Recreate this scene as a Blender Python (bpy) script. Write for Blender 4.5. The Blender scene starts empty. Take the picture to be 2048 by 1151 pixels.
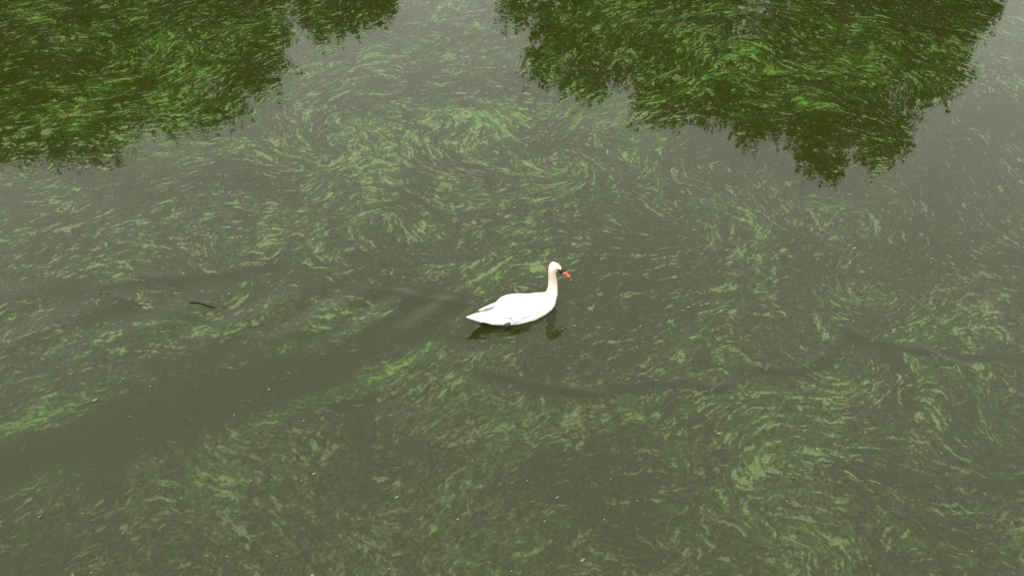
import bpy, bmesh, math, random
import numpy as np
from mathutils import Vector, Matrix, Euler

R = math.radians
random.seed(7)
rng = np.random.default_rng(11)
S = bpy.context.scene
COL = S.collection

# ------------------------------------------------------------------ camera, sky, sun, exposure
CAM_H, TILT, F = 7.6, R(45.0), 1825.0          # eye height over the water (m), downward tilt, focal length in photo pixels
cam_d = bpy.data.cameras.new('camera')
cam = bpy.data.objects.new('camera', cam_d)
COL.objects.link(cam)
cam.location = (0, 0, CAM_H)
cam.rotation_euler = (R(90) - TILT, 0, 0)
cam_d.sensor_width = 36.0
cam_d.lens = 36.0 * F / 2048.0
cam_d.clip_end = 3000
S.camera = cam

W = bpy.data.worlds.new('World')
S.world = W
W.use_nodes = True
nt = W.node_tree
nt.nodes.clear()
SUN_EL, SUN_AZ = R(58), R(200)                   # behind and a little left of the camera, veiled by cloud
wo = nt.nodes.new('ShaderNodeOutputWorld')
bg = nt.nodes.new('ShaderNodeBackground')
bg.inputs['Strength'].default_value = 0.10
sky = nt.nodes.new('ShaderNodeTexSky')
sky.sky_type = 'NISHITA'
sky.sun_disc = False
sky.sun_elevation = SUN_EL
sky.sun_rotation = SUN_AZ
sky.dust_density = 4.0
tcw = nt.nodes.new('ShaderNodeTexCoord')
nzw = nt.nodes.new('ShaderNodeTexNoise')
nzw.inputs['Scale'].default_value = 1.6
nzw.inputs['Detail'].default_value = 4
rmw = nt.nodes.new('ShaderNodeValToRGB')         # overcast deck, a little uneven all round
rmw.color_ramp.elements[0].position = 0.3
rmw.color_ramp.elements[0].color = (15.4, 15.2, 14.0, 1)
rmw.color_ramp.elements[1].position = 0.7
rmw.color_ramp.elements[1].color = (17.8, 17.5, 16.2, 1)
mxw = nt.nodes.new('ShaderNodeMix')
mxw.data_type = 'RGBA'
mxw.inputs['Factor'].default_value = 0.88
spw = nt.nodes.new('ShaderNodeSeparateXYZ')       # overcast skies are a little brighter overhead
elw = nt.nodes.new('ShaderNodeMapRange')
elw.inputs['To Min'].default_value = 0.76
elw.inputs['To Max'].default_value = 0.90
vsw = nt.nodes.new('ShaderNodeVectorMath')
vsw.operation = 'SCALE'
nt.links.new(tcw.outputs['Generated'], spw.inputs['Vector'])
nt.links.new(spw.outputs['Z'], elw.inputs['Value'])
nt.links.new(tcw.outputs['Generated'], nzw.inputs['Vector'])
nt.links.new(nzw.outputs['Fac'], rmw.inputs['Fac'])
nt.links.new(sky.outputs['Color'], mxw.inputs['A'])
nt.links.new(rmw.outputs['Color'], vsw.inputs[0])
nt.links.new(elw.outputs['Result'], vsw.inputs['Scale'])
nt.links.new(vsw.outputs['Vector'], mxw.inputs['B'])
nt.links.new(mxw.outputs['Result'], bg.inputs['Color'])
nt.links.new(bg.outputs['Background'], wo.inputs['Surface'])

sun_d = bpy.data.lights.new('sun', 'SUN')
sun_d.energy = 0.6
sun_d.angle = R(25)
sun_d.color = (1.0, 0.96, 0.9)
sun = bpy.data.objects.new('sun', sun_d)
COL.objects.link(sun)
sd = Vector((math.sin(SUN_AZ) * math.cos(SUN_EL), math.cos(SUN_AZ) * math.cos(SUN_EL), math.sin(SUN_EL)))
sun.rotation_euler = sd.to_track_quat('Z', 'Y').to_euler()
sun.location = sd * 50

S.view_settings.view_transform = 'Standard'
S.view_settings.look = 'None'
S.view_settings.gamma = 1.0
S.view_settings.use_curve_mapping = False
S.view_settings.exposure = 1.08


# ------------------------------------------------------------------ helpers
CT, ST = math.cos(TILT), math.sin(TILT)


def to_px(x, y, z=0.0):
    dz = z - CAM_H
    dep = y * CT - dz * ST
    up = y * ST + dz * CT
    return 1024 + F * x / dep, 575.5 - F * up / dep


def ground(u, v):
    a, b = (u - 1024) / F, (575.5 - v) / F
    d = (a, CT + b * ST, -ST + b * CT)
    t = CAM_H / -d[2]
    return d[0] * t, d[1] * t


def mirrored(u, v, Y):
    """real (x, z) of what the flat water mirrors at photo point u, v when it stands Y metres out"""
    a, b = (u - 1024) / F, (575.5 - v) / F
    d = (a, CT + b * ST, -ST + b * CT)
    t = Y / d[1]
    return d[0] * t, -d[2] * t - CAM_H


def tag(o, label=None, cat=None, group=None, kind=None):
    if label: o['label'] = label
    if cat: o['category'] = cat
    if group: o['group'] = group
    if kind: o['kind'] = kind
    return o


def link(name, me, mat=None, parent=None, smooth=True):
    o = bpy.data.objects.new(name, me)
    COL.objects.link(o)
    if mat: me.materials.append(mat)
    if parent: o.parent = parent
    if smooth: me.polygons.foreach_set('use_smooth', np.ones(len(me.polygons), bool))
    return o


def mesh_np(name, V, Q):
    """mesh from float (n,3) and int (m,k) arrays"""
    me = bpy.data.meshes.new(name)
    k = Q.shape[1]
    me.vertices.add(len(V))
    me.vertices.foreach_set('co', np.ascontiguousarray(V, np.float32).ravel())
    me.loops.add(Q.size)
    me.loops.foreach_set('vertex_index', np.ascontiguousarray(Q, np.int32).ravel())
    me.polygons.add(len(Q))
    me.polygons.foreach_set('loop_start', np.arange(0, Q.size, k, dtype=np.int32))
    me.update(calc_edges=True)
    return me


def attr(me, name, a):
    at = me.attributes.new(name, 'FLOAT', 'POINT')
    at.data.foreach_set('value', np.ascontiguousarray(a, np.float32).ravel())


TAB = rng.random((256, 256)).astype(np.float32)


def vnoise(x, y, scale, seed=0):
    x = np.asarray(x / scale + seed * 17.31 + 900, np.float32)
    y = np.asarray(y / scale + seed * 9.77 + 900, np.float32)
    xi, yi = np.floor(x).astype(np.int32), np.floor(y).astype(np.int32)
    fx, fy = x - xi, y - yi
    fx = fx * fx * (3 - 2 * fx); fy = fy * fy * (3 - 2 * fy)
    x0, x1, y0, y1 = xi & 255, (xi + 1) & 255, yi & 255, (yi + 1) & 255
    a = TAB[y0, x0] * (1 - fx) + TAB[y0, x1] * fx
    b = TAB[y1, x0] * (1 - fx) + TAB[y1, x1] * fx
    return (a * (1 - fy) + b * fy) * 2 - 1


def fbm(x, y, scale, seed, oct=4, gain=.5):
    s, a = 0, 1
    for i in range(oct):
        s = s + a * vnoise(x, y, scale, seed + i)
        x, y = .80 * x - .60 * y, .60 * x + .80 * y      # turn each octave so that no lattice shows
        scale *= .5; a *= gain
    return s


def seg_dist(U, V, pts):
    d = np.full(np.shape(U), 1e9, np.float32)
    for (ax, ay), (bx, by) in zip(pts[:-1], pts[1:]):
        vx, vy = bx - ax, by - ay
        t = np.clip(((U - ax) * vx + (V - ay) * vy) / (vx * vx + vy * vy), 0, 1)
        d = np.minimum(d, np.hypot(U - ax - t * vx, V - ay - t * vy))
    return d


def sstep(a, b, x):
    t = np.clip((x - a) / (b - a), 0, 1)
    return t * t * (3 - 2 * t)


def node_mat(name):
    m = bpy.data.materials.new(name)
    m.use_nodes = True
    return m, m.node_tree, m.node_tree.nodes['Principled BSDF']


def N(t, kind, **kw):
    n = t.nodes.new(kind)
    for k, v in kw.items(): setattr(n, k, v)
    return n


# ------------------------------------------------------------------ materials
BODY = (0.0112, 0.0140, 0.0013)


def algae_colour(t):
    """murky water, greened by suspended algae (attribute g), paler where scum floats on top (attribute q)"""
    aq_ = N(t, 'ShaderNodeAttribute'); aq_.attribute_name = 'q'
    ag_ = N(t, 'ShaderNodeAttribute'); ag_.attribute_name = 'g'
    tc = N(t, 'ShaderNodeTexCoord')
    n1 = N(t, 'ShaderNodeTexNoise'); n1.inputs['Scale'].default_value = 3.5; n1.inputs['Detail'].default_value = 6
    t.links.new(tc.outputs['Object'], n1.inputs['Vector'])
    rg = N(t, 'ShaderNodeValToRGB')                      # suspended algae: hue drifts a little
    rg.color_ramp.elements[0].position = .38; rg.color_ramp.elements[0].color = (.017, .066, .006, 1)
    rg.color_ramp.elements[1].position = .62; rg.color_ramp.elements[1].color = (.027, .064, .003, 1)
    t.links.new(n1.outputs['Fac'], rg.inputs['Fac'])
    rp = N(t, 'ShaderNodeValToRGB')                      # scum: fresh green to bleached
    rp.color_ramp.elements[0].position = .34; rp.color_ramp.elements[0].color = (.045, .118, .021, 1)
    rp.color_ramp.elements[1].position = .66; rp.color_ramp.elements[1].color = (.080, .116, .026, 1)
    e_ = rp.color_ramp.elements.new(.5); e_.color = (.062, .122, .022, 1)
    t.links.new(n1.outputs['Fac'], rp.inputs['Fac'])
    n2 = N(t, 'ShaderNodeTexNoise'); n2.inputs['Scale'].default_value = 55; n2.inputs['Detail'].default_value = 3
    t.links.new(tc.outputs['Object'], n2.inputs['Vector'])
    mr = N(t, 'ShaderNodeMapRange')
    mr.inputs['From Min'].default_value = .3; mr.inputs['From Max'].default_value = .7
    mr.inputs['To Min'].default_value = .75; mr.inputs['To Max'].default_value = 1.2
    t.links.new(n2.outputs['Fac'], mr.inputs['Value'])
    m0 = N(t, 'ShaderNodeMath', operation='MULTIPLY')
    t.links.new(aq_.outputs['Fac'], m0.inputs[0]); t.links.new(mr.outputs['Result'], m0.inputs[1])
    # the finest film, everywhere but where the wake has swept it off (attribute m)
    am_ = N(t, 'ShaderNodeAttribute'); am_.attribute_name = 'm'
    n3 = N(t, 'ShaderNodeTexNoise'); n3.inputs['Scale'].default_value = 11; n3.inputs['Detail'].default_value = 6
    n3.inputs['Roughness'].default_value = .68; n3.inputs['Distortion'].default_value = 1.6
    t.links.new(tc.outputs['Object'], n3.inputs['Vector'])
    mf_ = N(t, 'ShaderNodeMapRange')
    mf_.inputs['From Min'].default_value = .44; mf_.inputs['From Max'].default_value = .74
    mf_.inputs['To Max'].default_value = .30
    t.links.new(n3.outputs['Fac'], mf_.inputs['Value'])
    mu = N(t, 'ShaderNodeMath', operation='MULTIPLY_ADD'); mu.use_clamp = True
    t.links.new(mf_.outputs['Result'], mu.inputs[0]); t.links.new(am_.outputs['Fac'], mu.inputs[1]); t.links.new(m0.outputs[0], mu.inputs[2])
    mg = N(t, 'ShaderNodeMix'); mg.data_type = 'RGBA'
    mg.inputs['A'].default_value = (*BODY, 1)
    t.links.new(ag_.outputs['Fac'], mg.inputs['Factor']); t.links.new(rg.outputs['Color'], mg.inputs['B'])
    # bleached scum loses its green the thinner it lies, unless fresh algae hangs under it
    thin = N(t, 'ShaderNodeMix'); thin.data_type = 'RGBA'
    thin.inputs['A'].default_value = (.078, .092, .041, 1)
    fr = N(t, 'ShaderNodeMath', operation='MULTIPLY_ADD'); fr.use_clamp = True
    fr.inputs[1].default_value = 1.25; fr.inputs[2].default_value = .12
    t.links.new(ag_.outputs['Fac'], fr.inputs[0])
    t.links.new(fr.outputs[0], thin.inputs['Factor']); t.links.new(rp.outputs['Color'], thin.inputs['B'])
    mx = N(t, 'ShaderNodeMix'); mx.data_type = 'RGBA'
    t.links.new(mg.outputs['Result'], mx.inputs['A'])
    t.links.new(mu.outputs[0], mx.inputs['Factor']); t.links.new(thin.outputs['Result'], mx.inputs['B'])
    return mx.outputs['Result'], tc, mu.outputs[0]


def water_material():
    m, t, b = node_mat('murky_water')
    c, tc, f = algae_colour(t)
    t.links.new(c, b.inputs['Base Color'])
    b.inputs['Roughness'].default_value = 0.008
    b.inputs['IOR'].default_value = 1.333
    nz = N(t, 'ShaderNodeTexNoise'); nz.inputs['Scale'].default_value = 9; nz.inputs['Detail'].default_value = 2
    bp = N(t, 'ShaderNodeBump'); bp.inputs['Strength'].default_value = .4; bp.inputs['Distance'].default_value = .0003
    t.links.new(tc.outputs['Object'], nz.inputs['Vector'])
    t.links.new(nz.outputs['Fac'], bp.inputs['Height']); t.links.new(bp.outputs['Normal'], b.inputs['Normal'])
    return m


def algae_material():
    m, t, b = node_mat('wet_algae')
    c, tc, f = algae_colour(t)
    t.links.new(c, b.inputs['Base Color'])
    b.inputs['IOR'].default_value = 1.333
    mr = N(t, 'ShaderNodeMapRange'); mr.inputs['To Min'].default_value = .04; mr.inputs['To Max'].default_value = .16
    t.links.new(f, mr.inputs['Value']); t.links.new(mr.outputs['Result'], b.inputs['Roughness'])
    return m


def simple(name, col, rough=.6, var=.15, scale=8, bump=0.0, spec=.5, trans=0.0):
    m, t, b = node_mat(name)
    tc = N(t, 'ShaderNodeTexCoord')
    nz = N(t, 'ShaderNodeTexNoise'); nz.inputs['Scale'].default_value = scale; nz.inputs['Detail'].default_value = 4
    t.links.new(tc.outputs['Object'], nz.inputs['Vector'])
    rp = N(t, 'ShaderNodeValToRGB')
    rp.color_ramp.elements[0].position = .3; rp.color_ramp.elements[1].position = .7
    rp.color_ramp.elements[0].color = (*[c * (1 - var) for c in col], 1)
    rp.color_ramp.elements[1].color = (*[min(1, c * (1 + var)) for c in col], 1)
    t.links.new(nz.outputs['Fac'], rp.inputs['Fac'])
    t.links.new(rp.outputs['Color'], b.inputs['Base Color'])
    b.inputs['Roughness'].default_value = rough
    b.inputs['Specular IOR Level'].default_value = spec
    if bump:
        bp = N(t, 'ShaderNodeBump'); bp.inputs['Distance'].default_value = bump; bp.inputs['Strength'].default_value = .6
        t.links.new(nz.outputs['Fac'], bp.inputs['Height']); t.links.new(bp.outputs['Normal'], b.inputs['Normal'])
    return m


# ------------------------------------------------------------------ the swan's place, its wake
SWX, SWY = ground(1042, 624)
HEAD = R(23)
HX, HY = math.cos(HEAD), math.sin(HEAD)
SEAMS = [  # steep little ripples where currents and wake meet: photo points, height, width (m)
    ([(975, 742), (1050, 768), (1180, 785), (1300, 772), (1430, 775), (1500, 742), (1600, 740), (1660, 700), (1700, 668)], .0125, .052),
    ([(1690, 665), (1750, 690), (1830, 705), (1930, 725), (2080, 740)], .0125, .052),
    ([(-200, 612), (0, 596), (160, 582), (300, 560), (430, 548), (560, 530)], .0095, .075),
    ([(180, 592), (330, 620), (420, 640), (470, 668), (560, 680)], .010, .06),
    ([(660, 560), (760, 580), (870, 600), (930, 612)], .010, .055)]
SEAMS = [([ground(*p) for p in pts], a, w) for pts, a, w in SEAMS]


def wave_z(x, y):
    """height of the water: faint river ripples plus the swan's spreading wake"""
    z = .00030 * vnoise(x * .8, y, .45, 31) + .00018 * vnoise(x, y, .22, 32)
    dx, dy = x - SWX, y - SWY
    s = -(dx * HX + dy * HY)                     # metres astern
    t = -dx * HY + dy * HX                       # metres to port (away from the camera)
    wob = .10 * vnoise(x, y, 1.1, 41)
    behind = sstep(-.1, .7, s)
    for sgn in (1, -1):
        e = t * sgn - (.12 + s * .36 + wob)
        env = np.exp(-(e / (.22 + .07 * np.maximum(s, 0))) ** 2) * behind / (1 + .22 * np.maximum(s, 0))
        ph = (s * .55 + t * sgn * .83) / (.36 + .05 * np.maximum(s, 0)) * 2 * math.pi
        z = z + (.020 if sgn > 0 else .010) * env * np.cos(ph + 2.5 * wob / .1 * .3)
    env = np.exp(-(t / (.25 + .22 * np.maximum(s, 0))) ** 2) * behind * np.exp(-np.maximum(s, 0) / 2.5)
    z = z + .008 * env * np.cos(s / .42 * 2 * math.pi + 2 * fbm(x, y, .5, 43, 2))
    for pts, a, wd in SEAMS:
        qx, qy = x + .06 * vnoise(x, y, .35, 151) + .025 * vnoise(x, y, .12, 154), y + .06 * vnoise(x, y, .35, 152) + .025 * vnoise(x, y, .12, 155)
        d = seg_dist(qx, qy, pts)
        z = z + a * np.exp(-(d / wd) ** 2) * np.clip(.60 + .8 * vnoise(x, y, .5, 153), 0, 1.2)
    r = np.hypot((s - .02) / 1.9, t / .8)        # little rings hugging the body
    z = z + (.0012 + .0026 * sstep(-.3, .3, s)) * np.exp(-((r - .38) / .16) ** 2) * np.cos((r - .3) / .10 * 2 * math.pi + fbm(x, y, .3, 44, 2))
    return z


# ------------------------------------------------------------------ algae: drift field and thickness
DIRS = [  # photo point, slope of the streaks there in degrees (up to the right positive)
    (100, 60, 10), (300, 100, 15), (500, 60, 20), (100, 200, 15), (300, 200, 15), (60, 300, -6), (250, 290, -5), (450, 180, 25),
    (700, 60, 20), (850, 60, 10), (700, 150, 25), (900, 130, 8), (600, 300, -50), (820, 250, -50), (900, 330, -50), (760, 440, -42),
    (980, 280, -30), (1060, 300, 45), (1100, 330, 30), (1160, 390, 15), (1200, 260, 10), (300, 330, 5), (150, 390, 10), (450, 330, 15),
    (80, 450, 15), (200, 480, 25), (400, 420, 12), (350, 520, 5), (550, 420, 10), (650, 460, -10), (480, 500, -10), (700, 500, 5),
    (850, 480, 15), (1000, 400, 30), (950, 500, 20), (1100, 480, 22), (100, 700, 20), (250, 650, 12), (420, 660, -12), (500, 700, 8),
    (100, 850, 25), (700, 740, 28), (850, 700, 25), (600, 820, 25), (200, 1000, 20), (450, 900, -42), (550, 930, -40), (350, 960, -30),
    (700, 1000, -25), (900, 960, 42), (980, 900, 42), (1050, 850, 15), (1200, 820, 12), (1350, 800, -10), (1200, 80, 35), (1150, 150, 42),
    (1300, 60, 25), (1350, 200, 15), (1500, 140, 0), (1600, 80, -10), (1700, 170, -12), (1850, 100, -20), (1650, 220, 15), (1250, 350, 30),
    (1350, 390, 35), (1430, 420, 65), (1300, 560, 25), (1600, 400, 5), (1550, 480, 10), (1700, 300, 10), (1900, 300, -60), (1950, 420, -72),
    (1880, 500, -70), (1700, 560, -75), (2000, 560, 30), (1950, 640, 10), (1500, 600, 25), (1350, 650, 15), (1550, 740, -15), (1650, 700, 30),
    (1800, 720, -30), (1950, 730, -10), (1100, 1000, 20), (1250, 1060, 15), (1000, 1080, 30), (1950, 1000, 35), (1850, 1060, 20)]
EDDIES = [  # photo point, radius on the water in metres, strength
    (1690, 765, .75, 3.2), (1640, 905, 1.0, -2.6), (1700, 590, .45, 2.6), (1385, 450, .9, 2.6), (2030, 885, .55, 3.0), (1470, 75, 1.3, -1.3),
    (1570, 1090, .6, 2.6), (1340, 1105, .4, 3.0), (760, 430, .8, -2.0), (1120, 340, .6, 2.4), (640, 300, .6, 2.2), (1850, 800, .6, -2.4),
    (1800, 590, .5, 2.2), (430, 560, .6, 1.6), (1030, 790, .35, 2.2), (940, 230, .7, -1.8), (1830, 240, .7, 1.8), (250, 120, .9, 1.4)]
BLOBS = [  # photo point, half width, half height, tilt in degrees, more or less algae
    (850, 330, 330, 130, -8, .50), (700, 470, 190, 55, 0, .40), (640, 300, 110, 60, -45, .35), (950, 340, 200, 70, -20, .25),
    (1090, 330, 130, 60, 10, .35), (300, 190, 330, 160, 12, .30), (120, 290, 150, 40, 0, .35), (620, 40, 120, 40, 20, .2),
    (850, 80, 200, 60, 8, .15), (150, 545, 190, 55, 20, .50), (300, 440, 190, 40, 12, .40), (60, 410, 80, 40, 10, .35),
    (430, 668, 110, 22, -12, .95), (330, 650, 120, 40, 0, .35), (70, 842, 130, 34, 22, .95), (170, 780, 90, 22, 25, .6),
    (790, 735, 130, 22, 26, .85), (560, 835, 110, 20, 22, .55), (70, 975, 100, 22, 25, .65), (200, 690, 120, 40, 15, .3),
    (900, 660, 90, 14, 15, .35), (950, 945, 140, 42, 32, .70), (1090, 850, 130, 30, 12, .62), (1260, 790, 130, 24, 8, .45),
    (1150, 880, 160, 40, 20, .25), (1690, 745, 120, 48, 0, .5), (1660, 905, 170, 46, 10, .55), (1505, 935, 22, 46, -15, 2.0),
    (1650, 915, 70, 13, -8, 1.6), (1860, 770, 30, 110, 8, .9), (2015, 880, 60, 60, 0, .65), (1960, 600, 100, 30, 20, .45),
    (1715, 570, 40, 50, 0, .5), (1690, 600, 110, 25, 10, .3), (1040, 525, 90, 18, 14, 1.0), (960, 545, 130, 24, 8, .45),
    (1200, 350, 70, 50, 20, .35), (1280, 130, 230, 100, 20, .40), (1490, 110, 40, 10, 25, 1.1), (1640, 215, 40, 11, -10, 1.7),
    (1500, 155, 60, 16, 10, .7), (1870, 110, 20, 24, 50, .8), (1560, 150, 200, 60, 0, .2), (1890, 530, 30, 90, 15, .3),
    (1350, 900, 200, 60, 0, .12), (1600, 1080, 120, 60, 10, .35), (1345, 1100, 60, 30, -20, .5), (870, 865, 30, 22, 0, .5),
    (1570, 800, 200, 40, 8, .3), (1420, 450, 130, 120, 0, .18), (1900, 960, 30, 22, 30, .5), (280, 1050, 300, 60, 0, .10),
    (900, 1080, 260, 70, 0, .20), (620, 640, 200, 40, 15, .25), (560, 560, 120, 30, 0, .2),
    (1560, 350, 160, 60, 0, -.50), (1960, 300, 120, 190, 0, -.55), (1850, 440, 130, 90, 0, -.25), (420, 345, 120, 40, 0, -.15),
    (1200, 620, 130, 80, 0, -.45), (1250, 1000, 220, 120, 0, -.20), (420, 400, 60, 90, 30, -.2), (110, 110, 55, 40, 0, -.5),
    (1180, 720, 240, 50, 5, -.25), (250, 30, 300, 50, 0, -.05), (1760, 250, 130, 60, 0, -.25), (1600, 300, 200, 60, 0, -.25),
    (580, 940, 300, 120, 0, -.22), (30, 70, 60, 60, 0, -.1), (1700, 1000, 60, 60, 0, -.15), (1000, 60, 120, 60, 0, -.1),
    (480, 470, 26, 70, -15, -.5), (700, 205, 90, 30, 20, -.3)]
SMEARS = [  # the same, for the blurred green left where the wake has combed the algae
    (70, 835, 120, 26, 22, .62), (170, 785, 80, 16, 24, .40), (790, 735, 110, 15, 27, .60), (850, 705, 60, 12, 25, .5), (560, 828, 100, 16, 23, .36), (70, 972, 90, 16, 26, .42),
    (640, 790, 90, 14, 24, .30), (470, 668, 70, 9, -10, .55), (400, 660, 60, 12, 4, .4), (600, 690, 120, 16, 16, .32), (700, 650, 90, 14, 18, .26), (930, 655, 60, 10, 14, .28),
    (250, 870, 120, 14, 20, .12), (330, 640, 80, 16, 5, .22), (520, 640, 60, 14, 10, .2)]
GAPS = [  # drawn-out bands the wake and currents keep clear: photo points, half width in pixels, how clear
    ([(930, 652), (820, 676), (700, 712), (560, 762), (400, 808), (200, 872), (0, 935), (-120, 975)], 38, 1.55),
    ([(0, 596), (160, 582), (300, 560), (430, 548), (560, 530)], 14, 1.6),
    ([(200, 600), (330, 620), (420, 640), (470, 668), (560, 680), (700, 640)], 9, 1.2),
    ([(560, 545), (700, 570), (820, 590), (900, 605)], 26, .9),
    ([(300, 730), (520, 735), (700, 700), (900, 640)], 16, .9),
    ([(980, 745), (1050, 768), (1180, 785), (1300, 772), (1430, 775), (1500, 742), (1600, 740), (1660, 700), (1700, 668)], 9, 1.7),
    ([(1690, 665), (1750, 690), (1830, 705), (1930, 725), (2048, 738)], 9, 1.7),
    ([(900, 640), (960, 660), (1040, 655), (1120, 625)], 18, 1.2),
    ([(820, 230), (880, 290), (930, 330), (990, 380)], 9, .8),
    ([(1450, 430), (1460, 480), (1430, 540)], 9, .5)]


def amount(x, y):
    """how much algae drifts at (x, y) and how sharply it shows, as laid out on the water from the photograph"""
    wx, wy = .14 * fbm(x, y, .8, 51, 3), .14 * fbm(x, y, .8, 57, 3)
    U, V = to_px(x + wx, y + wy)
    b = np.zeros(U.shape, np.float32)
    for u, v, ru, rv, ang, a in BLOBS:
        c, s = math.cos(R(ang)), math.sin(R(ang))
        p, q = (U - u) * c - (V - v) * s, (U - u) * s + (V - v) * c
        b += a * np.exp(-(p / ru) ** 2 - (q / rv) ** 2)
    b += .30 * fbm(x, y, 1.6, 61, 3)
    clear = np.zeros(U.shape, np.float32)
    for pts, wdt, a in GAPS:
        ww = wdt * (1 + .012 * np.clip(pts[0][0] - U, 0, 900) * (wdt > 30) * .11)
        clear = np.maximum(clear, a * np.exp(-(seg_dist(U, V, pts) / ww) ** 2))
    sharp = 1 - .72 * sstep(540, 860, V) * (1 - .8 * np.exp(-((U - 1720) / 330) ** 2 - ((V - 850) / 190) ** 2))
    sharp = sharp * (1 - .25 * sstep(1300, 1500, U) * (1 - sstep(560, 640, V)) * sstep(250, 330, V))
    return b, clear, sharp


X0, X1, Y0, Y1, DG = -10.6, 10.6, 3.0, 16.2, 0.0080
NX, NY = int((X1 - X0) / DG), int((Y1 - Y0) / DG)

# drift directions on a coarse lattice
DF = .03
fxs, fys = np.arange(X0, X1 + DF, DF), np.arange(Y0, Y1 + DF, DF)
FX, FY = np.meshgrid(fxs, fys)
FU, FV = to_px(FX, FY)
vx = np.zeros(FX.shape); vy = np.zeros(FX.shape); wt = np.full(FX.shape, 1e-6)
for u, v, ang in DIRS:
    g0 = ground(u, v)
    g1 = ground(u + 5 * math.cos(R(ang)), v - 5 * math.sin(R(ang)))
    d = np.array(g1) - np.array(g0); d /= np.linalg.norm(d)
    w = np.exp(-((FU - u) ** 2 + (FV - v) ** 2) / 95.0 ** 2) + 1e-5
    vx += w * d[0]; vy += w * d[1]; wt += w
vx /= wt; vy /= wt
for u, v, rad, st in EDDIES:
    cx, cy = ground(u, v)
    dx, dy = FX - cx, FY - cy
    r = np.hypot(dx, dy) + 1e-6
    g = .66 * st * (r / rad) * np.exp(-(r / rad) ** 2 + .5) * (1 + .5 * vnoise(FX, FY, .5, 91))
    sw = .45 + .5 * vnoise(FX, FY, .7, 93)            # eddies wind inward unevenly
    vx += (-dy / r - sw * dx / r) * g; vy += (dx / r - sw * dy / r) * g
e = .01
for sc, a, sd_ in ((1.3, .40, 71), (.55, .36, 74), (.26, .30, 77), (.13, .16, 79)):
    n0 = vnoise(FX, FY, sc, sd_)
    vx += a * sc * (vnoise(FX, FY + e, sc, sd_) - n0) / e * .5
    vy -= a * sc * (vnoise(FX + e, FY, sc, sd_) - n0) / e * .5


def bilin(fld, x, y):
    fx_, fy_ = np.clip((x - X0) / DF, 0, fld.shape[1] - 1.001), np.clip((y - Y0) / DF, 0, fld.shape[0] - 1.001)
    i_, j_ = fy_.astype(np.int32), fx_.astype(np.int32)
    p_, q_ = fx_ - j_, fy_ - i_
    return (fld[i_, j_] * (1 - p_) + fld[i_, j_ + 1] * p_) * (1 - q_) + (fld[i_ + 1, j_] * (1 - p_) + fld[i_ + 1, j_ + 1] * p_) * q_


# where the water of each place was a while ago: stirring folds patches of scum into long curling threads
OX, OY = FX.copy(), FY.copy()
for k in range(26):
    a_, b2 = bilin(vx, OX, OY), bilin(vy, OX, OY)
    OX -= .034 * a_; OY -= .034 * b2
sp = np.hypot(vx, vy) + 1e-6
vx = (vx / sp).astype(np.float32); vy = (vy / sp).astype(np.float32)


def drawn_out(px, py, noise, step, n):
    """noise drawn out along the drift, the way currents draw out scum"""
    acc = noise_at(noise, px, py)
    tot = 1.0
    for sgn in (1, -1):
        x, y = px.copy(), py.copy()
        for k in range(n):
            i = np.clip(((y - Y0) / DF).astype(np.int32), 0, vx.shape[0] - 1)
            j = np.clip(((x - X0) / DF).astype(np.int32), 0, vx.shape[1] - 1)
            x += sgn * step * vx[i, j]; y += sgn * step * vy[i, j]
            w = .5 + .5 * math.cos(math.pi * (k + 1) / (n + 1))
            acc = acc + w * noise_at(noise, x, y); tot += w
    acc = acc / tot
    return (acc - acc.mean()) / acc.std()


def noise_at(nz, x, y):
    return nz[(((y - Y0) / DG).astype(np.int32)) % nz.shape[0], (((x - X0) / DG).astype(np.int32)) % nz.shape[1]]


def blur(a, n):
    for _ in range(n):
        a = (a + np.roll(a, 1, 0) + np.roll(a, -1, 0)) / 3
        a = (a + np.roll(a, 1, 1) + np.roll(a, -1, 1)) / 3
    return (a - a.mean()) / a.std()


gx = X0 + DG * np.arange(NX); gy = Y0 + DG * np.arange(NY)
GX, GY = np.meshgrid(gx.astype(np.float32), gy.astype(np.float32))
U, V = to_px(GX, GY)
inside = (U > -420) & (U < 2468) & (V > -130) & (V < 1290)
px, py = GX[inside], GY[inside]
nA = blur(rng.standard_normal((NY, NX)).astype(np.float32), 1)
nB = blur(rng.standard_normal((NY, NX)).astype(np.float32), 11)
nC = blur(rng.standard_normal((NY, NX)).astype(np.float32), 2)
k1x, k1y = .05 * fbm(px, py, .20, 101, 4, .6), .05 * fbm(px, py, .20, 105, 4, .6)      # crinkle
wx_, wy_ = px + k1x, py + k1y
grain = noise_at(nA, wx_, wy_)
fine = drawn_out(wx_, wy_, nA, .0095, 3)
mid = drawn_out(wx_, wy_, nC, .012, 4)
thread = drawn_out(px + .6 * k1x, py + .6 * k1y, np.roll(nA, 333, 1), .012, 18)
clump = drawn_out(px + 1.2 * k1x, py + 1.2 * k1y, nB, .02, 5)
ox, oy = bilin(OX, px + .4 * k1x, py + .4 * k1y), bilin(OY, px + .4 * k1x, py + .4 * k1y)
strand = noise_at(nC, ox, oy); strand = .6 * strand + .8 * noise_at(nB, ox, oy)
mf = fbm(ox, oy, .30, 131, 4, .6)
marble = -np.abs(mf); marble = (marble - marble.mean()) / marble.std()
band = fbm(ox, oy, .55, 141, 3); band /= band.std()
patch = fbm(px, py, .75, 121, 3)
b, clear, sharp = amount(px, py)
low = sstep(620, 900, to_px(px, py)[1])
lay = (.82 - .14 * low) * b - clear - .12 * low + .34 * patch - .34
dens = .22 * grain + .38 * fine + .14 * mid + .74 * thread + .06 * clump + .52 * marble + .44 * strand + .12 * band + lay
flake = sstep(1.22, 2.0, dens)
faint = sstep(.35, 1.22, dens)
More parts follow.
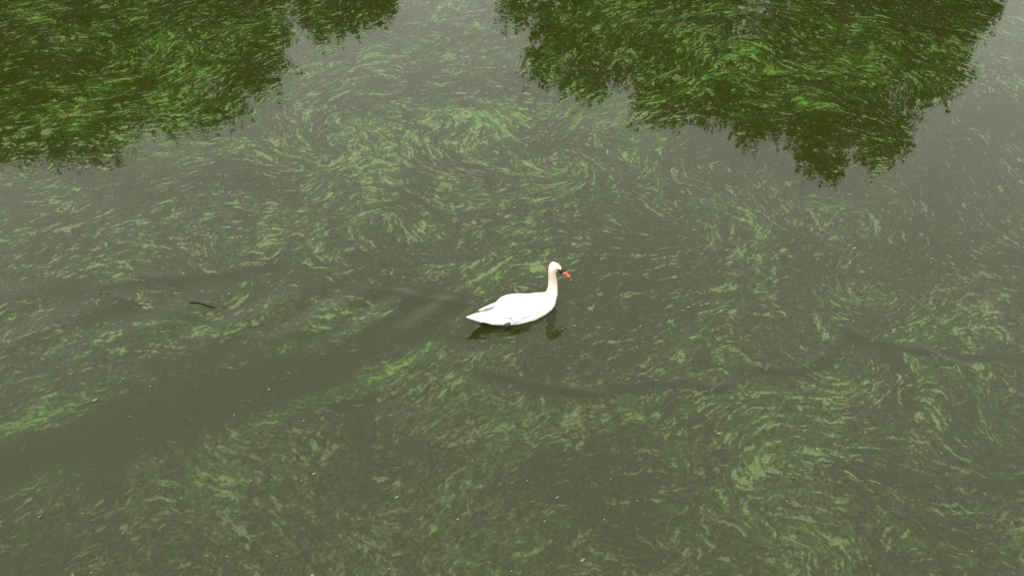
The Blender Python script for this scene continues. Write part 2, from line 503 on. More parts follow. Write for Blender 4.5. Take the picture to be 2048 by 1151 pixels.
haze_ = sstep(-.9, 1.5, .50 * grain + .60 * fine + .6 * thread + .4 * strand + .3 * marble + .7 * lay)
q = .17 * haze_ + .20 * faint + .72 * flake * (.72 + .28 * np.clip(.5 * clump + .3 * grain, -1, 1))
dull = sstep(-.3, 2.6, .5 * grain + .6 * fine + .7 * thread + .5 * marble + .5 * strand + 1.0 * lay)
q = q * sharp + (1 - sharp) * (.14 * dull + .12 * haze_ + .13 * sstep(1.3, 2.4, dens))
soft = sstep(-.3, 2.2, .30 * clump + .30 * mid + .25 * band + .25 * marble + 1.1 * lay + .3)     # suspended green that never forms flakes
g = (.36 - .12 * low + .26 * sstep(9.6, 11.5, py)) * soft                        # extra green painted in for the tree reflections on the far side
SU, SV = to_px(px, py)
sm = np.zeros(px.shape, np.float32)
for u, v, ru, rv, ang, a in SMEARS:                        # smooth green swept together along the wake
    c, s = math.cos(R(ang)), math.sin(R(ang))
    p_, q_ = (SU - u) * c - (SV - v) * s, (SU - u) * s + (SV - v) * c
    sm += a * np.exp(-(p_ / ru) ** 2 - (q_ / rv) ** 2)
ca, sa = math.cos(HEAD), math.sin(HEAD)
along, across = px * ca + py * sa, -px * sa + py * ca
sm *= np.clip(.55 + .55 * fbm(along * .35, across, .22, 111, 4) + .10 * mid, 0, 1.3)
q = q * (1 - .5 * np.clip(sm, 0, 1)) + .34 * sm * np.clip(.5 + .4 * fine + .3 * thread, 0, 1.6)
g = np.maximum(g * (1 - .6 * np.clip(clear, 0, 1)), 0.62 * sm * np.clip(.8 + .22 * thread + .22 * fine + .15 * marble, .2, 1.5))
M = np.zeros((NY, NX), np.float32); M[inside] = np.clip(1 - .60 * clear, .10, 1) * np.clip(.75 + .5 * patch + .35 * b, .3, 1.3)
Q = np.zeros((NY, NX), np.float32); Q[inside] = np.clip(q, 0, 1)
G = np.zeros((NY, NX), np.float32); G[inside] = np.clip(g, 0, 1)

# ------------------------------------------------------------------ water: one sheet, finer where the camera looks
def spaced(a0, a1, d, lo, hi):
    mid = np.arange(a0, a1 + d * .5, d)
    out_lo, out_hi, st = [a0], [a1], d
    while out_lo[-1] > lo:
        st *= 1.35; out_lo.append(out_lo[-1] - st); out_hi.append(out_hi[-1] + st)
    left = [v for v in out_lo[1:] if v > lo] + [lo]
    right = [v for v in out_hi[1:] if v < hi] + [hi]
    return np.array(left[::-1] + list(mid) + right)


DW = .03
wxs = spaced(X0, X1, DW, -400, 400)
wys = spaced(Y0, Y1, DW, -200, 19.5)
WX, WY = np.meshgrid(wxs, wys)
WZ = wave_z(WX, WY) * (np.abs(WX) < 14) * (WY > 0) * (WY < 18)
ii = np.clip(((WY - Y0) / DG).astype(int), 0, NY - 1); jj = np.clip(((WX - X0) / DG).astype(int), 0, NX - 1)
wg = .80 * G[ii, jj] + .04
h, w = WX.shape
idx = np.arange(h * w).reshape(h, w)
quads = np.stack([idx[:-1, :-1], idx[:-1, 1:], idx[1:, 1:], idx[1:, :-1]], -1).reshape(-1, 4)
me = mesh_np('water', np.stack([WX, WY, WZ], -1).reshape(-1, 3), quads)
attr(me, 'q', np.full(WX.size, .02)); attr(me, 'g', wg); attr(me, 'm', M[ii, jj])
water = link('water', me, water_material())
tag(water, 'murky olive green river water with a soft dark wake behind the swan', 'water', kind='structure')

# ------------------------------------------------------------------ floating algae: lacy wet flakes lying on the water
jx = GX + rng.uniform(-.0028, .0028, GX.shape).astype(np.float32)
jy = GY + rng.uniform(-.0035, .0035, GX.shape).astype(np.float32)
cell = np.maximum.reduce([Q[:-1, :-1], Q[:-1, 1:], Q[1:, 1:], Q[1:, :-1]]) > .11
# keep the swan's own footprint free
sx, sy = GX[:-1, :-1] - SWX, GY[:-1, :-1] - SWY
lx, ly = sx * HX + sy * HY, -sx * HY + sy * HX
cell &= ~(((lx + .02) / .50) ** 2 + (ly / .20) ** 2 < 1)
gi = np.arange(NY * NX).reshape(NY, NX)
qd = np.stack([gi[:-1, :-1], gi[:-1, 1:], gi[1:, 1:], gi[1:, :-1]], -1)[cell]
used, inv = np.unique(qd.ravel(), return_inverse=True)
ax, ay, aq = jx.ravel()[used], jy.ravel()[used], Q.ravel()[used]
az = wave_z(ax, ay) + .0006 + .0006 * np.clip(aq - .10, 0, 1)
me = mesh_np('algae', np.stack([ax, ay, az], -1), inv.reshape(-1, 4))
attr(me, 'q', np.clip((aq - .09) * 1.1, .02, 1)); attr(me, 'g', G.ravel()[used]); attr(me, 'm', M.ravel()[used])
algae = link('algae', me, algae_material())
tag(algae, 'swirling streaks and flakes of bright green algae floating on the river', 'algae', kind='stuff')
print('water quads', len(quads), 'algae quads', len(qd))

# ------------------------------------------------------------------ far bank and its trees, seen in the photo only as reflections
bm = bmesh.new()
prof = [(18.4, -.5), (19.0, .05), (20.0, .55), (22.5, .9), (30, 1.1), (80, 1.2), (900, 1.2)]
xs = [-500, -60, -30] + [-24 + 1.5 * i for i in range(33)] + [30, 60, 500]
rows = []
for (yy, zz) in prof:
    rows.append([bm.verts.new((x, yy + (.5 * math.sin(x * .7) + .3 * math.sin(x * 1.9) if 18 < yy < 25 else 0), zz + .08 * math.sin(x * 1.3 + yy))) for x in xs])
for r0, r1 in zip(rows[:-1], rows[1:]):
    for k in range(len(xs) - 1):
        bm.faces.new((r0[k], r0[k + 1], r1[k + 1], r1[k]))
me = bpy.data.meshes.new('river_bank'); bm.to_mesh(me); bm.free()
bank = link('river_bank', me, simple('bank_grass', (.045, .07, .02), .9, .4, 1.5))
tag(bank, 'grassy far river bank', 'bank', kind='structure')

leaf_m = simple('leaf_green', (.060, .095, .022), .5, .35, 1.2, spec=.35)
bark_m = simple('bark', (.12, .095, .07), .9, .3, 6, .01)


def limb(bm, pts, n=7):
    """tapering tube through (point, radius)"""
    rings = []
    for k, (p, r) in enumerate(pts):
        a = Vector(pts[min(k + 1, len(pts) - 1)][0]) - Vector(pts[max(k - 1, 0)][0])
        qn = a.to_track_quat('Z', 'Y')
        rings.append([bm.verts.new(Vector(p) + qn @ Vector((r * math.cos(2 * math.pi * i / n), r * math.sin(2 * math.pi * i / n), 0))) for i in range(n)])
    for a, b_ in zip(rings[:-1], rings[1:]):
        for i in range(n):
            bm.faces.new((a[i], a[(i + 1) % n], b_[(i + 1) % n], b_[i]))
    bm.faces.new(rings[-1])


def tree(label, tx, ty, blobs, leaf_density=95):
    """blobs: (photo u, v of the mirrored lobe, radius in photo px, metres nearer or farther than ty)"""
    root = bpy.data.objects.new('bank_tree', None)
    COL.objects.link(root)
    root.location = (tx, ty, .6)
    tag(root, label, 'tree', 'trees along the far bank mirrored in the water')
    lobes = []
    for u, v, rp, dy in blobs:
        x, z = mirrored(u, v, ty + dy)
        dep = (ty + dy) * CT + (CAM_H + z) * ST
        lobes.append((Vector((x - tx, dy, z - .6)), rp * dep / F))
    bm = bmesh.new()
    topz = max(c.z for c, r in lobes)
    trunk = [((0, 0, -.3), .34), ((.05, .02, .8), .24), ((-.05, .05, topz * .4), .19), ((.08, 0, topz * .62), .12), ((.02, .03, topz * .85), .05)]
    limb(bm, trunk, 9)
    for c, r in lobes:
        st = Vector((0, 0, min(max(.9, c.z * .45), topz * .6)))
        m_ = st.lerp(c, .5) + Vector((random.uniform(-.2, .2), random.uniform(-.2, .2), .25))
        limb(bm, [(st, .11), (m_, .07), (c, .03), (c + Vector((random.uniform(-.3, .3) * r, 0, .6 * r)), .008)], 6)
        for _ in range(5):
            dv = Vector((random.gauss(0, 1), random.gauss(0, 1), random.gauss(.3, 1))).normalized()
            limb(bm, [(c, .022), (c + dv * r * .5 + Vector((0, 0, .1)), .014), (c + dv * r * .95, .004)], 4)
    me_ = bpy.data.meshes.new('trunk'); bm.to_mesh(me_); bm.free()
    link('trunk', me_, bark_m, root)
    # leaves: sprays gathered along twigs that run out through each lobe
    P, A, BIG = [], [], []
    for c, r in lobes:
        n_tw = int(max(24, leaf_density * r * r * 1.5))
        nin = int(260 * r ** 2)                       # denser, larger leaf bunches inside the lobe
        g_ = rng.standard_normal((nin, 3)); g_ /= np.linalg.norm(g_, axis=1)[:, None]
        P.append(np.array(c)[None] + g_ * (r * .74 * rng.random(nin) ** .5)[:, None]); A.append(g_); BIG.append(np.full(nin, 2.3))
        dirs = rng.standard_normal((n_tw, 3)); dirs /= np.linalg.norm(dirs, axis=1)[:, None]
        ln = r * (.94 + .24 * rng.standard_normal(n_tw)).clip(.45, 1.5)
        for d_, l_ in zip(dirs, ln):
            k = 22
            f = rng.uniform(.25, 1, k) ** .55
            sag = -.12 * f ** 2 * l_
            pts = np.array(c)[None] + d_[None] * (f * l_)[:, None]
            pts[:, 2] += sag
            pts += rng.normal(0, .055 + .035 * r, (k, 3)) * (1.25 - f)[:, None] + rng.normal(0, .035, (k, 3))
            BIG.append(np.ones(k))
            P.append(pts)
            A.append(np.repeat(d_[None], k, 0))
        for _ in range(int(16 * r + 6)):              # slender upright sprigs standing clear of the lobe
            d_ = np.array([random.gauss(0, .8), random.gauss(0, .6), abs(random.gauss(.5, .6))]); d_ /= np.linalg.norm(d_)
            up_ = np.array([d_[0] * .45 + random.gauss(0, .15), d_[1] * .3, 1.0]); up_ /= np.linalg.norm(up_)
            k = random.randint(9, 22)
            f = np.linspace(0, 1, k)
            pts = np.array(c)[None] + (d_ * r * random.uniform(.65, 1.0))[None] + up_[None] * (f * random.uniform(.3, .75) * (.5 + .35 * r))[:, None]
            pts += rng.normal(0, .045, (k, 3)) * (1.3 - f)[:, None]
            P.append(pts); BIG.append(np.full(k, .9)); A.append(np.repeat(up_[None], k, 0))
    P = np.concatenate(P); A = np.concatenate(A)
    n = len(P)
    a = A + rng.normal(0, .7, (n, 3)); a /= np.linalg.norm(a, axis=1)[:, None]
    s_ = np.cross(a, rng.standard_normal((n, 3))); s_ /= np.linalg.norm(s_, axis=1)[:, None]
    L = (rng.uniform(.07, .14, n) * np.concatenate(BIG))[:, None]; Wd = L * rng.uniform(.26, .42, n)[:, None]
    nn = np.cross(a, s_)
    Vv = np.stack([P, P + a * L * .5 + s_ * Wd + nn * L * .06, P + a * L, P + a * L * .5 - s_ * Wd + nn * L * .06], 1).reshape(-1, 3)
    me_ = mesh_np('crown', Vv, np.arange(4 * n).reshape(n, 4))
    link('crown', me_, leaf_m, root)
    return root


tree('broad leafy tree mirrored as the dark green mass in the upper left', mirrored(160, 0, 20.5)[0], 20.5, [
    (100, 110, 150, 0), (-60, 140, 170, .6), (280, 90, 140, -.4), (430, 60, 120, .2), (500, 120, 75, 0), (540, 60, 45, -.3),
    (120, 225, 90, 0), (205, 285, 42, .2), (215, 240, 50, 0), (130, 285, 42, 0), (50, 285, 42, .1), (-20, 285, 42, .1), (30, 240, 62, -.3), (420, 225, 34, 0), (340, 235, 34, .1), (370, 190, 62, .3), (460, 200, 42, 0), (-90, 250, 70, .3), (300, 190, 70, 0),
    (200, 180, 110, .4), (70, -120, 170, 0), (300, -100, 150, .5), (-140, -20, 180, 0), (520, -20, 70, .4)])
tree('slim tree whose mirrored sprays hang at the top edge between two masses', mirrored(690, -60, 21)[0], 21.0, [
    (645, 48, 34, 0), (690, 18, 48, .3), (740, 20, 30, -.2), (770, 2, 22, 0), (640, -40, 60, 0), (720, -70, 70, .3), (680, -170, 80, 0), (610, 20, 25, .2)])
tree('round leafy tree mirrored at the left of the upper right mass', mirrored(1250, -40, 20.0)[0], 20.0, [
    (1130, 40, 72, 0), (1230, 60, 110, .3), (1090, 120, 42, -.2), (1170, 150, 55, .2), (1330, 140, 92, 0), (1430, 130, 100, .4), (1340, 215, 36, 0),
    (1410, 205, 42, -.2), (1030, 10, 36, .1), (1250, -90, 160, 0), (1400, -60, 150, .4), (1290, 215, 26, 0), (1480, 200, 55, .3)])
tree('tall ragged tree mirrored as the lowest lobes at the upper right', mirrored(1710, -40, 20.8)[0], 20.8, [
    (1580, 110, 110, 0), (1700, 120, 120, .4), (1830, 80, 95, -.3), (1920, 40, 62, .2), (1570, 230, 58, .1), (1650, 250, 62, -.2), (1740, 250, 66, .2),
    (1630, 312, 34, 0), (1668, 330, 22, .2), (1752, 310, 34, 0), (1795, 270, 34, -.1), (1860, 175, 46, .2), (1905, 130, 40, 0), (1970, 10, 30, .1),
    (1650, -80, 160, 0), (1800, -80, 150, .4), (1500, 255, 34, .1), (1930, -90, 80, 0)])


# ------------------------------------------------------------------ the swan
def feather_material(name, col, scale=30):
    m, t, b = node_mat(name)
    tc = N(t, 'ShaderNodeTexCoord')
    mp = N(t, 'ShaderNodeMapping'); mp.inputs['Scale'].default_value = (1, 3.2, 2.2)
    nz = N(t, 'ShaderNodeTexNoise'); nz.inputs['Scale'].default_value = scale; nz.inputs['Detail'].default_value = 4
    t.links.new(tc.outputs['Object'], mp.inputs['Vector']); t.links.new(mp.outputs['Vector'], nz.inputs['Vector'])
    rp = N(t, 'ShaderNodeValToRGB')
    rp.color_ramp.elements[0].position = .25; rp.color_ramp.elements[0].color = (*[c * .93 for c in col], 1)
    rp.color_ramp.elements[1].position = .7; rp.color_ramp.elements[1].color = (*col, 1)
    t.links.new(nz.outputs['Fac'], rp.inputs['Fac']); t.links.new(rp.outputs['Color'], b.inputs['Base Color'])
    bp = N(t, 'ShaderNodeBump'); bp.inputs['Distance'].default_value = .006; bp.inputs['Strength'].default_value = .5
    t.links.new(nz.outputs['Fac'], bp.inputs['Height']); t.links.new(bp.outputs['Normal'], b.inputs['Normal'])
    b.inputs['Roughness'].default_value = .75
    b.inputs['Specular IOR Level'].default_value = .25
    return m


white = feather_material('white_feathers', (.60, .60, .61))
# the body's plumage turns cream up the neck and head, as on the bird
body_m, t, b = node_mat('body_plumage')
tc = N(t, 'ShaderNodeTexCoord'); sx_ = N(t, 'ShaderNodeSeparateXYZ')
t.links.new(tc.outputs['Object'], sx_.inputs['Vector'])
mr = N(t, 'ShaderNodeMapRange'); mr.inputs['From Min'].default_value = .22; mr.inputs['From Max'].default_value = .42
t.links.new(sx_.outputs['Z'], mr.inputs['Value'])
nz = N(t, 'ShaderNodeTexNoise'); nz.inputs['Scale'].default_value = 28; nz.inputs['Detail'].default_value = 4
t.links.new(tc.outputs['Object'], nz.inputs['Vector'])
mx = N(t, 'ShaderNodeMix'); mx.data_type = 'RGBA'
mx.inputs['A'].default_value = (.62, .62, .625, 1); mx.inputs['B'].default_value = (.55, .455, .395, 1)
t.links.new(mr.outputs['Result'], mx.inputs['Factor'])
t.links.new(mx.outputs['Result'], b.inputs['Base Color'])
bp = N(t, 'ShaderNodeBump'); bp.inputs['Distance'].default_value = .004; bp.inputs['Strength'].default_value = .4
t.links.new(nz.outputs['Fac'], bp.inputs['Height']); t.links.new(bp.outputs['Normal'], b.inputs['Normal'])
b.inputs['Roughness'].default_value = .8; b.inputs['Specular IOR Level'].default_value = .2
orange = simple('orange_bill', (.44, .105, .040), .5, .15, 30)
black = simple('black_skin', (.012, .012, .014), .45, .2, 20)
eye_m = simple('eye_black', (.006, .005, .005), .15, .1, 5)

swan = bpy.data.objects.new('swan', None)
COL.objects.link(swan)
swan.location = (SWX, SWY, 0)
swan.rotation_euler = (0, 0, HEAD)
tag(swan, 'white mute swan with orange bill swimming to the right through the algae', 'swan')


def tube(bm, pts, n=20):
    """closed tube through (centre, half width, half height) with rings facing along the path"""
    rings = []
    for k, (p, rw, rh) in enumerate(pts):
        d = (Vector(pts[min(k + 1, len(pts) - 1)][0]) - Vector(pts[max(k - 1, 0)][0])).normalized()
        side = d.cross(Vector((0, 0, 1)))
        if side.length < .25: side = Vector((0, -1, 0))
        side.normalize(); up = side.cross(d).normalized()
        rings.append([bm.verts.new(Vector(p) + side * (rw * math.cos(2 * math.pi * i / n)) + up * (rh * math.sin(2 * math.pi * i / n))) for i in range(n)])
    for a, b_ in zip(rings[:-1], rings[1:]):
        for i in range(n):
            bm.faces.new((a[i], a[(i + 1) % n], b_[(i + 1) % n], b_[i]))
    bm.faces.new(rings[0][::-1]); bm.faces.new(rings[-1])
    bmesh.ops.recalc_face_normals(bm, faces=bm.faces)


def bake(name, bm, mods):
    me_ = bpy.data.meshes.new(name); bm.to_mesh(me_); bm.free()
    o = bpy.data.objects.new(name, me_)
    COL.objects.link(o)
    for kind, kw in mods:
        md = o.modifiers.new(kind.lower(), kind)
        for k_, v_ in kw.items(): setattr(md, k_, v_)
    dg = bpy.context.evaluated_depsgraph_get()
    out = bpy.data.meshes.new_from_object(o.evaluated_get(dg))
    bpy.data.objects.remove(o)
    out.name = name
    return out


YAW = R(-27)                                     # head turned a little to the camera's side
HC = Vector((.394, 0, .580))                     # where head joins the neck


def hd(f, s_, u_):
    """head frame (forward, side, up) to swan frame"""
    pitch = R(-33)
    f = f * 1.10 if f > 0 else f
    fx, fz = f * math.cos(pitch) - u_ * math.sin(pitch), f * math.sin(pitch) + u_ * math.cos(pitch)
    return HC + Vector((fx * math.cos(YAW) - s_ * math.sin(YAW), fx * math.sin(YAW) + s_ * math.cos(YAW), fz))


bm = bmesh.new()
tube(bm, [((-.54, 0, .125), .03, .015), ((-.47, 0, .115), .085, .04), ((-.38, 0, .09), .12, .075), ((-.25, 0, .07), .148, .11), ((-.08, 0, .045), .178, .135),
          ((.10, 0, .035), .182, .145), ((.23, 0, .035), .155, .130), ((.33, 0, .045), .118, .112), ((.39, 0, .05), .078, .085), ((.42, 0, .055), .038, .045)], 32)
tube(bm, [((.28, 0, .02), .11, .10), ((.352, 0, .075), .090, .090), ((.384, 0, .16), .066, .068), ((.392, 0, .25), .052, .056), ((.388, 0, .36), .046, .050),
          ((.380, 0, .44), .042, .046), ((.374, 0, .51), .042, .045), ((.378, 0, .555), .045, .047), ((.392, 0, .585), .042, .044)], 24)
tube(bm, [(hd(-.055, 0, .0), .018, .02), (hd(-.04, 0, .003), .036, .040), (hd(-.01, 0, .006), .043, .050), (hd(.03, 0, .006), .042, .048),
          (hd(.065, 0, .0), .034, .037), (hd(.095, 0, -.006), .025, .027), (hd(.108, 0, -.008), .014, .015)], 20)
body = bake('body', bm, [('REMESH', dict(mode='VOXEL', voxel_size=.008)), ('SMOOTH', dict(factor=.5, iterations=9))])
link('body', body, body_m, swan)

# bill with its black base, knob, nostrils and nail
def hb(f, s_, u_):
    return hd(.088 + (f - .088) * 1.32, s_ * 1.25, u_ * 1.25)


bm = bmesh.new()
tube(bm, [(hb(.086, 0, -.004), .026, .028), (hb(.105, 0, -.004), .027, .027), (hb(.13, 0, -.008), .0235, .021), (hb(.155, 0, -.013), .0215, .015), (hb(.178, 0, -.017), .019, .0105), (hb(.190, 0, -.020), .010, .005)], 16)
bill = link('bill', bake('bill', bm, [('SUBSURF', dict(levels=1))]), orange, swan)
bm = bmesh.new()
tube(bm, [(hb(.183, 0, -.0170), .007, .004), (hb(.190, 0, -.0195), .009, .0052), (hb(.196, 0, -.022), .005, .003)], 10)
link('bill_nail', bake('bill_nail', bm, [('SUBSURF', dict(levels=1))]), black, bill)
for sg in (1, -1):
    bm = bmesh.new()
    tube(bm, [(hb(.130, sg * .0145, .001), .0025, .002), (hb(.138, sg * .014, .000), .0045, .003), (hb(.148, sg * .0135, -.003), .0025, .002)], 8)
    link('nostril', bake('nostril', bm, []), black, bill)
bm = bmesh.new()
tube(bm, [(hb(.070, 0, .016), .009, .008), (hb(.082, 0, .023), .019, .018), (hb(.097, 0, .024), .023, .022), (hb(.110, 0, .018), .019, .017), (hb(.121, 0, .009), .010, .008)], 14)
link('bill_knob', bake('bill_knob', bm, [('SUBSURF', dict(levels=1))]), black, swan)
for sg in (1, -1):
    bm = bmesh.new()                              # bare black skin from the bill's base to the eye
    tube(bm, [(hd(.030, sg * .039, .013), .004, .005), (hd(.050, sg * .0375, .011), .009, .015), (hd(.074, sg * .033, .007), .010, .024), (hd(.096, sg * .0275, .001), .008, .031), (hd(.112, sg * .0235, -.003), .005, .027)], 12)
    link('lore', bake('lore', bm, [('SUBSURF', dict(levels=1))]), black, swan)
    bm = bmesh.new()
    bmesh.ops.create_uvsphere(bm, u_segments=12, v_segments=8, radius=.0085, matrix=Matrix.Translation(hd(.034, sg * .0400, .014)))
    me_ = bpy.data.meshes.new('eye'); bm.to_mesh(me_); bm.free()
    link('eye', me_, eye_m, swan)


def feather(bm, base, tip, width, normal, cup=.12, thick=.004, n=7):
    """one flight feather: a thin cupped blade with a rounded end"""
    base, tip, normal = Vector(base), Vector(tip), Vector(normal).normalized()
    ax_ = (tip - base); side = ax_.normalized().cross(normal).normalized(); nrm = side.cross(ax_.normalized())
    prof_ = [(0, .45), (.2, .8), (.45, 1), (.7, .98), (.87, .75), (.96, .42), (1.0, .08)]
    top, bot = [], []
    for f, w_ in prof_:
        c = base + ax_ * f
        top.append([bm.verts.new(c + side * (width * w_ * s_) + nrm * (thick * .5 - abs(s_) ** 2 * cup * width * w_)) for s_ in (-1, -.5, 0, .5, 1)])
        bot.append([bm.verts.new(v.co - nrm * thick) for v in top[-1]])
    for k in range(len(prof_) - 1):
        for j in range(4):
            bm.faces.new((top[k][j], top[k][j + 1], top[k + 1][j + 1], top[k + 1][j]))
            bm.faces.new((bot[k][j + 1], bot[k][j], bot[k + 1][j], bot[k + 1][j + 1]))
        bm.faces.new((top[k][0], top[k + 1][0], bot[k + 1][0], bot[k][0]))
        bm.faces.new((top[k + 1][4], top[k][4], bot[k][4], bot[k + 1][4]))
    bm.faces.new((*top[-1], *bot[-1][::-1])); bm.faces.new((*top[0][::-1], *bot[0]))
    bmesh.ops.recalc_face_normals(bm, faces=bm.faces)


for sg in (1, -1):
    # folded wing: a rounded shield over the flank, then long feathers stacked toward the tail
    bm = bmesh.new()
    rings = []
    stations = [(.19, .085, .105, .02, .015), (.15, .092, .118, .060, .028), (.08, .098, .135, .095, .038), (-.02, .100, .162, .112, .044), (-.12, .092, .192, .112, .044),
                (-.20, .082, .202, .098, .038), (-.26, .066, .190, .075, .026), (-.30, .05, .172, .04, .012)]
    n = 20
    for x_, y_, z_, sp_, th_ in stations:
        roll = R(-40 * sg)
        ring = []
        for i in range(n):
            a_ = 2 * math.pi * i / n
            p, r_ = sp_ * math.cos(a_), th_ * math.sin(a_)
            ring.append(bm.verts.new((x_, sg * y_ + p * math.cos(roll) - r_ * math.sin(roll), z_ + p * math.sin(roll) + r_ * math.cos(roll))))
        rings.append(ring)
    for a_, b_ in zip(rings[:-1], rings[1:]):
        for i in range(n):
            bm.faces.new((a_[i], a_[(i + 1) % n], b_[(i + 1) % n], b_[i]))
    bm.faces.new(rings[0][::-1]); bm.faces.new(rings[-1])
    bmesh.ops.recalc_face_normals(bm, faces=bm.faces)
    wing = link('wing', bake('wing', bm, [('SUBSURF', dict(levels=1))]), white, swan)
    for k in range(9):
        f = k / 8
        bm = bmesh.new()
        by = sg * (.030 + .140 * f); bz = .262 - .150 * f ** 1.3
        tx_ = (-.335, -.425, -.500, -.475, -.425, -.370, -.320, -.275, -.235)[k]
        tz_ = (.232, .200, .182, .160, .140, .122, .105, .082, .060)[k]
        feather(bm, (-.08 - .03 * f, by, bz), (tx_, sg * (.022 + .130 * f), tz_), .034, (-.18, sg * (.25 + .8 * f), 1 - .35 * f))
        me_ = bpy.data.meshes.new('feather'); bm.to_mesh(me_); bm.free()
        link('feather', me_, white, wing)
    for k in range(8):                            # scapulars and coverts overlapping in front
        f = k / 7
        bm = bmesh.new()
        feather(bm, (.03 - .02 * f, sg * (.025 + .135 * f), .205 - .095 * f ** 1.5), (-.21 + .03 * f, sg * (.03 + .150 * f), .268 - .160 * f ** 1.4 + .016 * (k % 2)), .037, (-.12, sg * (.2 + .8 * f), 1 - .3 * f))
        me_ = bpy.data.meshes.new('covert_feather'); bm.to_mesh(me_); bm.free()
        link('covert_feather', me_, white, wing)
tail = None
for k in range(9):
    f = (k - 4) / 4
    bm = bmesh.new()
    feather(bm, (-.40, .075 * f, .120 - .02 * abs(f)), (-.665 + .10 * abs(f) ** 1.1, .045 * f, .195 - .04 * abs(f)), .024, (-.1, .3 * f, 1))
    me_ = bpy.data.meshes.new('tail' if tail is None else 'feather'); bm.to_mesh(me_); bm.free()
    o = link('tail' if tail is None else 'feather', me_, white, swan if tail is None else tail)
    if tail is None: tail = o
# the near foot breaks the surface beside the tail
bm = bmesh.new()
tube(bm, [((-.18, -.10, .03), .016, .014), ((-.205, -.145, .06), .022, .018), ((-.225, -.158, .062), .030, .020), ((-.25, -.160, .05), .032, .014), ((-.27, -.156, .038), .016, .008)], 12)
link('foot', bake('foot', bm, [('SUBSURF', dict(levels=1))]), black, swan)

# ------------------------------------------------------------------ small floating things, and a strip for a ripple's dark reflection
reflection_m = simple('dark_reflection', (.004, .006, .003), .9, .3, 40, spec=.1)
scrap_m = simple('pale_petal', (.115, .135, .08), .6, .15, 60)


def ripple_reflection(u0, v0, u1, v1, r, label):  # added near-black strip that stands in for a ripple's dark reflection
    (xa, ya), (xb, yb) = ground(u0, v0), ground(u1, v1)
    cx, cy = (xa + xb) / 2, (ya + yb) / 2
    pts = []
    for k in range(7):
        f = k / 6
        pts.append((((xa + (xb - xa) * f) - cx + random.uniform(-.004, .004), (ya + (yb - ya) * f) - cy + .012 * math.sin(f * 5), .004), r * (.55 + .45 * math.sin(math.pi * (.15 + .8 * f)))))
    bm = bmesh.new(); limb(bm, pts, 8)
    bm.faces.new([bm.verts[i] for i in range(7, -1, -1)] if False else [v for v in list(bm.verts)[:8]][::-1])
    me_ = bpy.data.meshes.new('dark_reflection_strip'); bm.to_mesh(me_); bm.free()
    o = link('dark_reflection_strip', me_, reflection_m)
    o.location = (cx, cy, float(wave_z(np.array(cx), np.array(cy))))
    return tag(o, label, 'ripple_reflection')


ripple_reflection(380, 606, 430, 614, .007, 'thin dark twig floating on green algae far to the left of the swan')


def scrap(u, v, size, rot, label, group=None):
    x, y = ground(u, v)
    bm = bmesh.new()
    n_ = 10
    top = []; bot = []
    for i in range(n_):
        a_ = 2 * math.pi * i / n_
        rr = .8 * size * (1 + .18 * math.sin(2 * a_ + rot * 3) + random.uniform(-.08, .08))
        p = (rr * math.cos(a_), rr * .6 * math.sin(a_))
        top.append(bm.verts.new((p[0], p[1], .010 + .004 * math.cos(a_ + rot)))); bot.append(bm.verts.new((p[0] * .92, p[1] * .92, .001)))
    c_ = bm.verts.new((0, 0, .008))
    for i in range(n_):
        j = (i + 1) % n_
        bm.faces.new((top[i], top[j], c_)); bm.faces.new((bot[i], bot[j], top[j], top[i]))
    bm.faces.new(bot[::-1])
    me_ = bpy.data.meshes.new('floating_petal'); bm.to_mesh(me_); bm.free()
    o = link('floating_petal', me_, scrap_m)
    o.location = (x, y, float(wave_z(np.array(x), np.array(y))) + .001)
    o.rotation_euler = (0, 0, rot)
    return tag(o, label, 'petal', group)


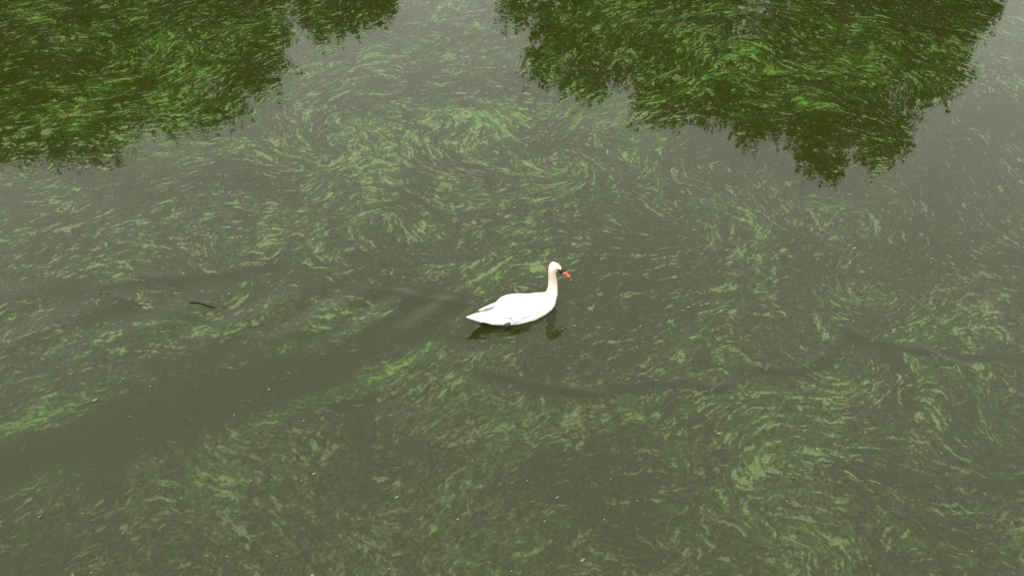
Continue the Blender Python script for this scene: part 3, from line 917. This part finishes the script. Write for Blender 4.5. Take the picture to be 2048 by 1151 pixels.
for u, v, s_, r_, lb in [
    (190, 800, .034, .1, 'pale petal on the upper edge of the dark wake at far left'),
    (212, 667, .026, .8, 'small pale petal left of the bright algae patch above the wake'),
    (1142, 561, .020, .5, "tiny pale petal on open water just below the swan's bill"),
    (1149, 652, .022, 1.1, "pale petal beside the tip of the swan's dark reflected neck"),
    (794, 994, .024, .3, 'round pale petal at the lower left end of the green algae band'),
    (628, 948, .024, .2, 'flat pale petal on the plain dark water in the lower left'),
    (502, 962, .015, .9, 'tiny pale petal left of the flat one on the dark lower water'),
    (1000, 690, .014, .2, 'tiny pale petal on smooth water right below the swan'),
    (1114, 995, .020, .6, 'pale petal alone on murky water below the green algae band'),
    (1708, 497, .034, .4, 'pale green petal floating right of the curved pale streaks'),
    (1376, 615, .024, .0, 'pale petal on the olive water right of the swan'),
    (1165, 1120, .030, .7, 'largest pale petal near the bottom edge of the picture'),
    (1437, 867, .026, .1, 'pale petal left of the brightest algae curl at lower right'),
    (80, 1033, .018, .5, 'tiny pale petal near the lower left corner')]:
    scrap(u, v, s_, r_, lb, 'pale petals scattered on the water')

# flecks too small and too many to count
nf = 170
fu, fv = rng.uniform(-100, 2150, nf), rng.uniform(330, 1200, nf)
keep = rng.random(nf) < np.clip((fv - 200) / 900, .2, .9)
fu, fv = fu[keep], fv[keep]
xs_, ys_ = [], []
Vf, Qf = [], []
for k, (u, v) in enumerate(zip(fu, fv)):
    x, y = ground(u, v)
    lx_, ly_ = (x - SWX) * HX + (y - SWY) * HY, -(x - SWX) * HY + (y - SWY) * HX
    if (lx_ / .75) ** 2 + (ly_ / .35) ** 2 < 1: continue
    s_ = rng.uniform(.004, .010) * (1.5 if rng.random() < .1 else 1); a_ = rng.uniform(0, 3.14)
    z_ = float(wave_z(np.array(x), np.array(y))) + .006
    o_ = len(Vf)
    for i in range(5):
        an = a_ + 2 * math.pi * i / 5
        Vf.append((x + s_ * math.cos(an) * 1.3, y + s_ * math.sin(an), z_ + rng.uniform(-.001, .002)))
    Vf.append((x, y, z_ + .003))
    for i in range(5): Qf.append((o_ + i, o_ + (i + 1) % 5, o_ + 5))
me = mesh_np('algae_flecks', np.array(Vf), np.array(Qf))
o = link('algae_flecks', me, simple('pale_fleck', (.10, .12, .06), .6, .3, 3))
tag(o, 'tiny pale flecks strewn over the murky water', 'flecks', kind='stuff')
